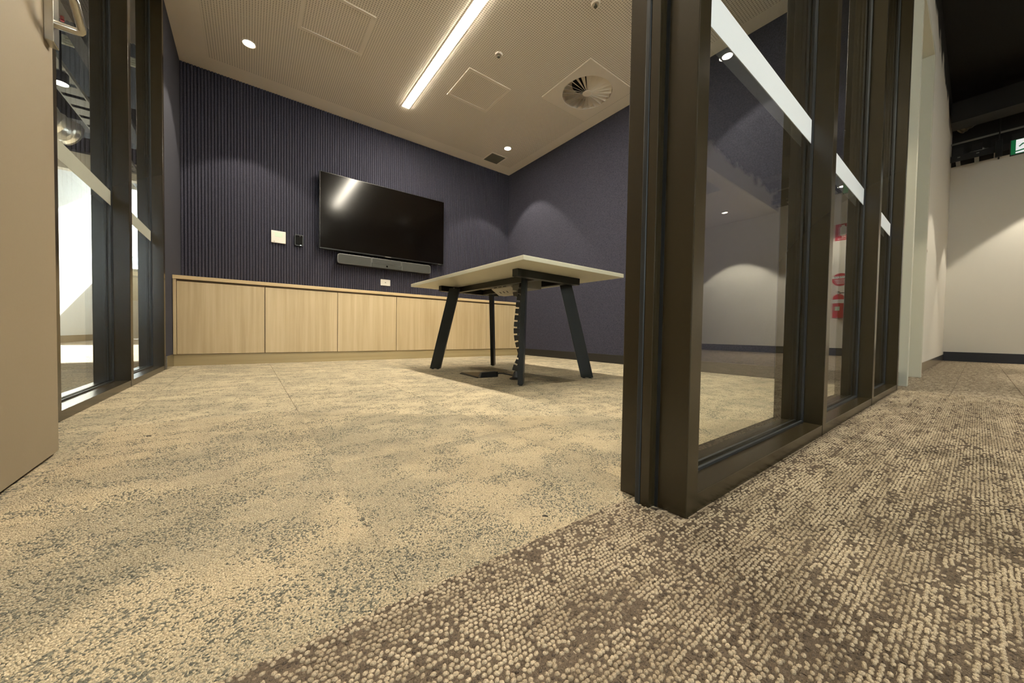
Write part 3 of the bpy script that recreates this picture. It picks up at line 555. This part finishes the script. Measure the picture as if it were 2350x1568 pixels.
for k in range(nseg):
    c0, t0 = sp_at(k * stepd + .006); c1, t1 = sp_at((k + 1) * stepd - .005); side = Vector((view.y, -view.x, 0))
    V = []
    for c, t in ((c0, t0), (c1, t1)):
        s = (side - t * side.dot(t)).normalized(); f = t.cross(s); V.append([c - s * .030 - f * .013, c + s * .012 - f * .013, c + s * .012 + f * .013, c - s * .030 + f * .013])
    MB().hexa(V[0], V[1]).build('vertebra', M['blackplastic'], SP, bevel=.003)
MB().ring_tube(sp, .0085, 8).build('core', M['blackplastic'], SP, smooth=True)
MB().lathe([(.046, 0), (.046, .006), (.030, .014), (.018, .048), (.014, .055)], (1.448, 1.872, .0005), 'z', 20).build('base', M['blackplastic'], SP, smooth=True)
FB = thing('floor_box', (1.36, 2.19, 0), 'low bronze floor outlet lid on the carpet under the table', 'floor box')
MB().hexa([(1.2515, 2.045, .0), (1.41, 2.035, .0), (1.445, 2.315, .0), (1.278, 2.325, .0)], [(1.2515, 2.045, .010), (1.41, 2.035, .004), (1.445, 2.315, .004), (1.278, 2.325, .012)]).build('lid', M['brassflap'], FB, bevel=.001)
MB().hexa([(1.246, 2.05, .0), (1.2515, 2.044, .0), (1.278, 2.326, .0), (1.266, 2.335, .0)], [(1.247, 2.05, .008), (1.2515, 2.044, .0085), (1.278, 2.326, .0105), (1.268, 2.335, .004)]).build('lid_edge', M['black'], FB)
FP = thing('floor_plug', (1.325, 2.05, 0), 'black connector block with a looping cord on the edge of the bronze floor lid', 'plug')
MB().hexa([(1.262, 2.035, .002), (1.400, 2.030, .002), (1.412, 2.075, .008), (1.270, 2.080, .010)], [(1.280, 2.048, .036), (1.398, 2.042, .038), (1.408, 2.068, .040), (1.286, 2.072, .038)]).build('block', M['blackplastic'], FP, bevel=.004)
MB().box((1.395, 2.036, .004), (1.412, 2.072, .037)).build('cord_grip', M['black'], FP, bevel=.003)
fc = MB().ring_tube([(1.408, 2.052, .018), (1.418, 2.03, .026), (1.432, 2.00, .028), (1.440, 1.96, .024), (1.445, 1.92, .022), (1.448, 1.895, .030), (1.450, 1.880, .050)], .0045, 8).build('cord', M['blackplastic'], FP, smooth=True)

# ------------------------------------------------------------------ corridor things
HZ = 2.8
for x, lab in ((-.98, 'corridor downlight near the left end, out over the doorway approach'), (1.21, 'corridor downlight above the carpet just right of the doorway'), (3.40, 'corridor downlight mirrored high in the nearest glass pane'), (5.59, 'corridor downlight past the middle of the glazing'), (7.78, 'corridor downlight close to the far white end wall, mirrored in the second pane')):
    downlight(x, -.72, HZ, HALL_W, lab, rod=True)
for x, lab in ((7.573, 'soffit downlight close to the far end wall, mirrored in the nearest pane'), (5.0, 'soffit downlight further from the end wall, beyond the dark recess'), (2.4, 'soffit downlight opposite the glazed front of the room')):
    t = downlight(x, -2.403, 2.77, SOFFIT_W, lab); t['group'] = 'downlights in the lowered corridor soffit'
E_ = thing('exit_sign', (7.0, -.36, 2.44), 'green and white running man exit sign hanging at the right edge', 'exit sign')
MB().box((7.002, -.575, 2.438), (7.03, -.152, 2.615)).build('housing', M['services'], E_, bevel=.002); MB().box((6.999, -.568, 2.446), (7.002, -.158, 2.607)).build('green_face', M['green'], E_)
MB().box((6.9975, -.500, 2.452), (6.9995, -.190, 2.603)).build('white_field', M['signwhite'], E_)
def yz(pts, m, name, dx=.0): MB().prism(pts, 'x', 6.9945 - dx, 6.9976).build(name, m, E_)
cy_, cz_ = -.285, 2.53
def P(a, c): return (cy_ - a, cz_ + c)
yz([P(.022 + .017 * math.cos(k * .628), .050 + .017 * math.sin(k * .628)) for k in range(10)], M['green'], 'running_man')
for pts in ([P(-.02, .030), P(.022, .034), P(.030, .004), P(.006, -.014), P(-.016, -.008)], [P(-.02, .030), P(-.055, .022), P(-.078, -.006), P(-.070, -.012), P(-.048, .010), P(-.014, .016)], [P(-.016, -.006), P(-.040, -.040), P(-.105, -.052), P(-.103, -.064), P(-.034, -.054), P(.002, -.016)], [P(.006, -.014), P(.040, -.026), P(.034, -.066), P(.022, -.066), P(.024, -.036), P(-.006, -.022)], [P(.020, .032), P(.050, .010), P(.078, .020), P(.074, .030), P(.050, .022), P(.028, .038)]):
    yz(pts, M['green'], 'running_man', .0002)
for y in (-.25, -.48): MB().lathe([(.004, 0), (.004, 3.7 - 2.614)], (7.016, y, 2.614), 'z', 8).build('hanger', M['services'], E_)
CT = thing('cable_tray', (8.05, -1.2, 2.82), 'dark slotted cable tray across the top of the far end wall', 'cable tray')
for x in (7.985, 8.205): MB().box((x, -4.9, 2.826), (x + .006, .316, 2.91)).build('side_rail', M['services'], CT)
MB().box((7.975, -4.9, 3.065), (7.995, .316, 3.085)).build('top_rail', M['tray'], CT)
for k in range(28):
    y = .25 - k * .16; MB().box((7.985, y - .045, 2.915), (7.990, y + .045, 3.01)).build('plate', M['services'], CT); MB().box((7.991, y - .02, 2.826), (8.205, y + .02, 2.838)).build('rung', M['tray'], CT)
    MB().box((7.980, y - .020, 2.872), (7.9855, y + .005, 2.886)).build('clip', M['tray'], CT)
HG = thing('tray_hanger', (7.97, -.09, 2.75), 'black threaded hanger holding up the slotted cable tray', 'hanger')
MB().box((7.94, -.115, 2.75), (7.982, -.06, 2.97)).build('bracket', M['blackplastic'], HG, bevel=.004); MB().lathe([(.006, -.03), (.006, .75)], (7.962, -.088, 2.95), 'z', 8).build('rod', M['services'], HG); MB().lathe([(.008, 0), (.008, .03)], (7.962, -.088, 2.722), 'z', 8).build('nut', M['services'], HG)
def flex(name, pts, r, m, label, turns, cat='flexible duct'):
    pts = [Vector(p) for p in pts]; P_ = []; R_ = []
    seg = len(pts) - 1; N_ = turns * 4
    for i in range(N_ + 1):
        u = i / N_ * seg; k = min(int(u), seg - 1); f = u - k
        p0, p1, p2, p3 = pts[max(k - 1, 0)], pts[k], pts[k + 1], pts[min(k + 2, seg)]
        P_.append(.5 * ((2 * p1) + (p2 - p0) * f + (2 * p0 - 5 * p1 + 4 * p2 - p3) * f * f + (3 * p1 - p0 - 3 * p2 + p3) * f ** 3)); R_.append(r * (1 + .07 * math.cos(i * math.pi / 2) + .04 * math.sin(i * .7)))
    o = MB().ring_tube(P_, R_, 18).build(name, m, None, origin=P_[0], smooth=True); return tag(o, label, cat)
flex('flexible_duct', [(8.0, .25, 3.28), (7.9, .05, 3.36), (7.85, -.15, 3.46), (7.95, -.4, 3.52)], .075, M['darkfoil'], 'dim crinkled duct in the dark ceiling beside the corridor end wall', 14)
dct = MB().box((7.4, -4.5, 3.16), (7.7, .30, 3.42)).build('rectangular_duct', M['services'], None, origin=(7.55, -2, 3.16)); tag(dct, 'dark rectangular air duct crossing the black corridor ceiling', 'air duct')
LK = thing('door_release', (4.985, WY, 1.09), 'slim dark door release plate on the white corridor wall', 'switch')
MB().box((4.96, WY - .012, 1.04), (5.01, WY - .0003, 1.15)).build('plate', M['blackplastic'], LK, bevel=.002); MB().box((4.975, WY - .015, 1.115), (4.995, WY - .011, 1.135)).build('button', M['chrome'], LK)
# extinguisher and its signs on the far end wall (seen mirrored in the glazing)
EX = 8.347; EYc = -.80
def text(s, size, y, z, m, parent, x):
    cu = bpy.data.curves.new('lettering', 'FONT'); cu.body = s; cu.size = size; cu.align_x = 'CENTER'; cu.align_y = 'CENTER'; cu.extrude = .0004
    o = bpy.data.objects.new('lettering', cu); COL.objects.link(o); me = bpy.data.meshes.new_from_object(o); bpy.data.objects.remove(o); me.materials.append(m)
    q = bpy.data.objects.new('lettering', me); COL.objects.link(q); q.parent = parent; q.location = Vector((x, y, z)) - ORG[parent]; q.rotation_euler = (math.pi / 2, 0, -math.pi / 2); return q
SG = thing('fire_sign', (EX, -.77, 2.18), 'red rectangular extinguisher sign high on the end wall, mirrored in the glass', 'sign')
MB().box((EX - .004, -.892, 2.035), (EX - .0004, -.648, 2.322)).build('panel', M['signred'], SG)
MB().prism(rrect(-.830, -.750, 2.115, 2.275, .02), 'x', EX - .0055, EX - .0035).build('pictogram', M['white'], SG); MB().box((EX - .0055, -.815, 2.275), (EX - .0035, -.772, 2.300)).build('pictogram', M['white'], SG)
text('FIRE', .045, -.77, 2.092, M['white'], SG, EX - .005); text('EXTINGUISHER', .026, -.77, 2.058, M['white'], SG, EX - .005)
RS = thing('powder_sign', (EX, -.79, 1.345), 'round red powder sign with a white band above the extinguisher', 'sign')
MB().lathe([(.112, -.004), (.112, -.0004)], (EX, -.80, 1.345), 'x', 40).build('disc', M['signred'], RS); MB().box((EX - .0052, -.905, 1.365), (EX - .0038, -.695, 1.405)).build('band', M['white'], RS)
text('POWDER', .042, -.80, 1.385, M['ink'], RS, EX - .006)
for k in range(4): MB().box((EX - .0052, -.88 + .01 * k, 1.338 - .022 * k), (EX - .0038, -.72 - .01 * k, 1.345 - .022 * k)).build('text_line', M['white'], RS)
FE = thing('fire_extinguisher', (EX - .08, EYc, .66), 'red fire extinguisher hung on the far white wall, mirrored in the second pane', 'fire extinguisher')
MB().lathe([(.060, .66), (.078, .672), (.078, 1.015), (.070, 1.045), (.045, 1.07), (.022, 1.085)], (EX - .085, EYc, 0), 'z', 28).build('cylinder', M['red'], FE, smooth=True)
MB().lathe([(.0785, .92), (.0785, .985)], (EX - .085, EYc, 0), 'z', 28).build('label_band', M['white'], FE); MB().box((EX - .1665, EYc - .030, .79), (EX - .160, EYc + .030, .86)).build('label_panel', M['lcd'], FE)
MB().lathe([(.018, 1.08), (.020, 1.11), (.012, 1.125)], (EX - .085, EYc, 0), 'z', 16).build('valve', M['chrome'], FE, smooth=True); MB().box((EX - .15, EYc - .012, 1.118), (EX - .06, EYc + .012, 1.130)).build('handle', M['chrome'], FE, bevel=.003); MB().box((EX - .15, EYc - .010, 1.094), (EX - .08, EYc + .010, 1.104)).build('trigger', M['chrome'], FE, bevel=.003)
MB().ring_tube([(EX - .085, EYc + .02, 1.10), (EX - .085, EYc + .08, 1.10), (EX - .085, EYc + .105, 1.04), (EX - .085, EYc + .100, .80)], .009, 10).build('hose', M['blackplastic'], FE, smooth=True); MB().box((EX - .012, EYc - .03, .95), (EX - .0004, EYc + .03, 1.06)).build('wall_bracket', M['services'], FE)

# ------------------------------------------------------------------ office services seen through the left glazing
OT = thing('ladder_tray', (-1.63, 7.0, 3.0), 'grey slotted cable tray running away in the dark office ceiling at left', 'cable tray')
for x in (-1.735, -1.545): MB().box((x, 3.5, 3.0), (x + .012, 12.0, 3.05)).build('side_rail', M['tray'], OT)
for k in range(22):
    y = 4.6 + k * .27; MB().box((-1.723, y, 3.001), (-1.545, y + .19, 3.006)).build('rung', M['tray'], OT)
flex('silver_duct', [(-2.35, 5.9, 2.98), (-2.05, 6.35, 2.86), (-1.80, 6.5, 2.66), (-1.70, 6.62, 2.62)], .145, M['foil'], 'crumpled silver flexible duct in the office ceiling beside the open door', 9)
for k, z in enumerate((3.20, 3.235, 3.27, 3.305)):
    o = MB().ring_tube([(-2.7, 5.70 + .02 * k, z), (2.5, 5.70 + .02 * k, z)], .013, 10).build('conduit', M['pipe'], None, origin=(-1, 5.7, z), smooth=True)
    tag(o, ['lowest', 'second lowest', 'second highest', 'highest'][k] + ' of the four pale conduits crossing the dark office ceiling', 'pipe', 'pale conduits in the office ceiling')
od = thing('office_downlight', (-1.49, 5.55, 2.72), 'bright hanging downlight in the office at the edge of the open door', 'downlight')
MB().lathe([(.055, 0), (.055, .10), (.01, .105), (.01, 1.48)], (-1.49, 5.55, 2.72), 'z', 24).build('canister', M['services'], od, smooth=True); MB().lathe([(.052, -.003), (.052, 0)], (-1.49, 5.55, 2.72), 'z', 24).build('lens', M['spotglow'], od); spot(od, (-1.49, 5.55, 2.70), 60, 'downlight_beam')
struct(MB().box((-2.77, 9.0, 2.88), (6.0, 9.15, 3.17)).build('trim_3', M['whitewall'])); struct(MB().box((-2.77, 8.9, 3.17), (6.0, 9.15, 3.40)).build('trim_4', M['ceilblack']))
rp = MB().ring_tube([(-1.3, 4.9, 2.98), (-1.3, 4.9, 4.2)], .012, 8).build('red_pipe', M['signred'], None, origin=(-1.3, 4.9, 3), smooth=True); tag(rp, 'thin red drop pipe in the dark office ceiling at left', 'pipe')
for nm_, a, c, lab in (('cable_duct', (-1.35, 4.2, 3.02), (-1.25, 11.5, 3.10), 'dark square trunking running beside the slotted tray in the office ceiling'), ('air_duct', (-2.7, 7.4, 3.1), (2.0, 7.8, 3.45), 'dark rectangular duct crossing the office ceiling')):
    o = MB().box(a, c).build(nm_, M['services'], None, origin=a); tag(o, lab, 'air duct' if nm_ == 'air_duct' else 'trunking')
# crumbs of lint on the carpets
for x, y, l, an, lab in ((-.2274, 1.4075, .011, .3, 'dark crumb on the beige carpet near the open door'), (.4009, .4322, .010, 2.4, 'dark fleck of lint on the beige carpet just inside the doorway'), (1.3682, .10, .030, 2.7, 'thin dark thread lying on the corridor carpet beside the glazing'), (1.1103, -.0423, .012, .1, 'dark crumb on the corridor carpet at the right edge')):
    d = Vector((math.cos(an), math.sin(an), 0)) * l / 2; c = Vector((x, y, .0038)); o = MB().ring_tube([c - d, c + Vector((0, 0, .0006)), c + d], [.0011, .0016, .0010] if l < .02 else .0008, 6).build('lint', M['lint'], None, origin=c, smooth=True); tag(o, lab, 'lint')
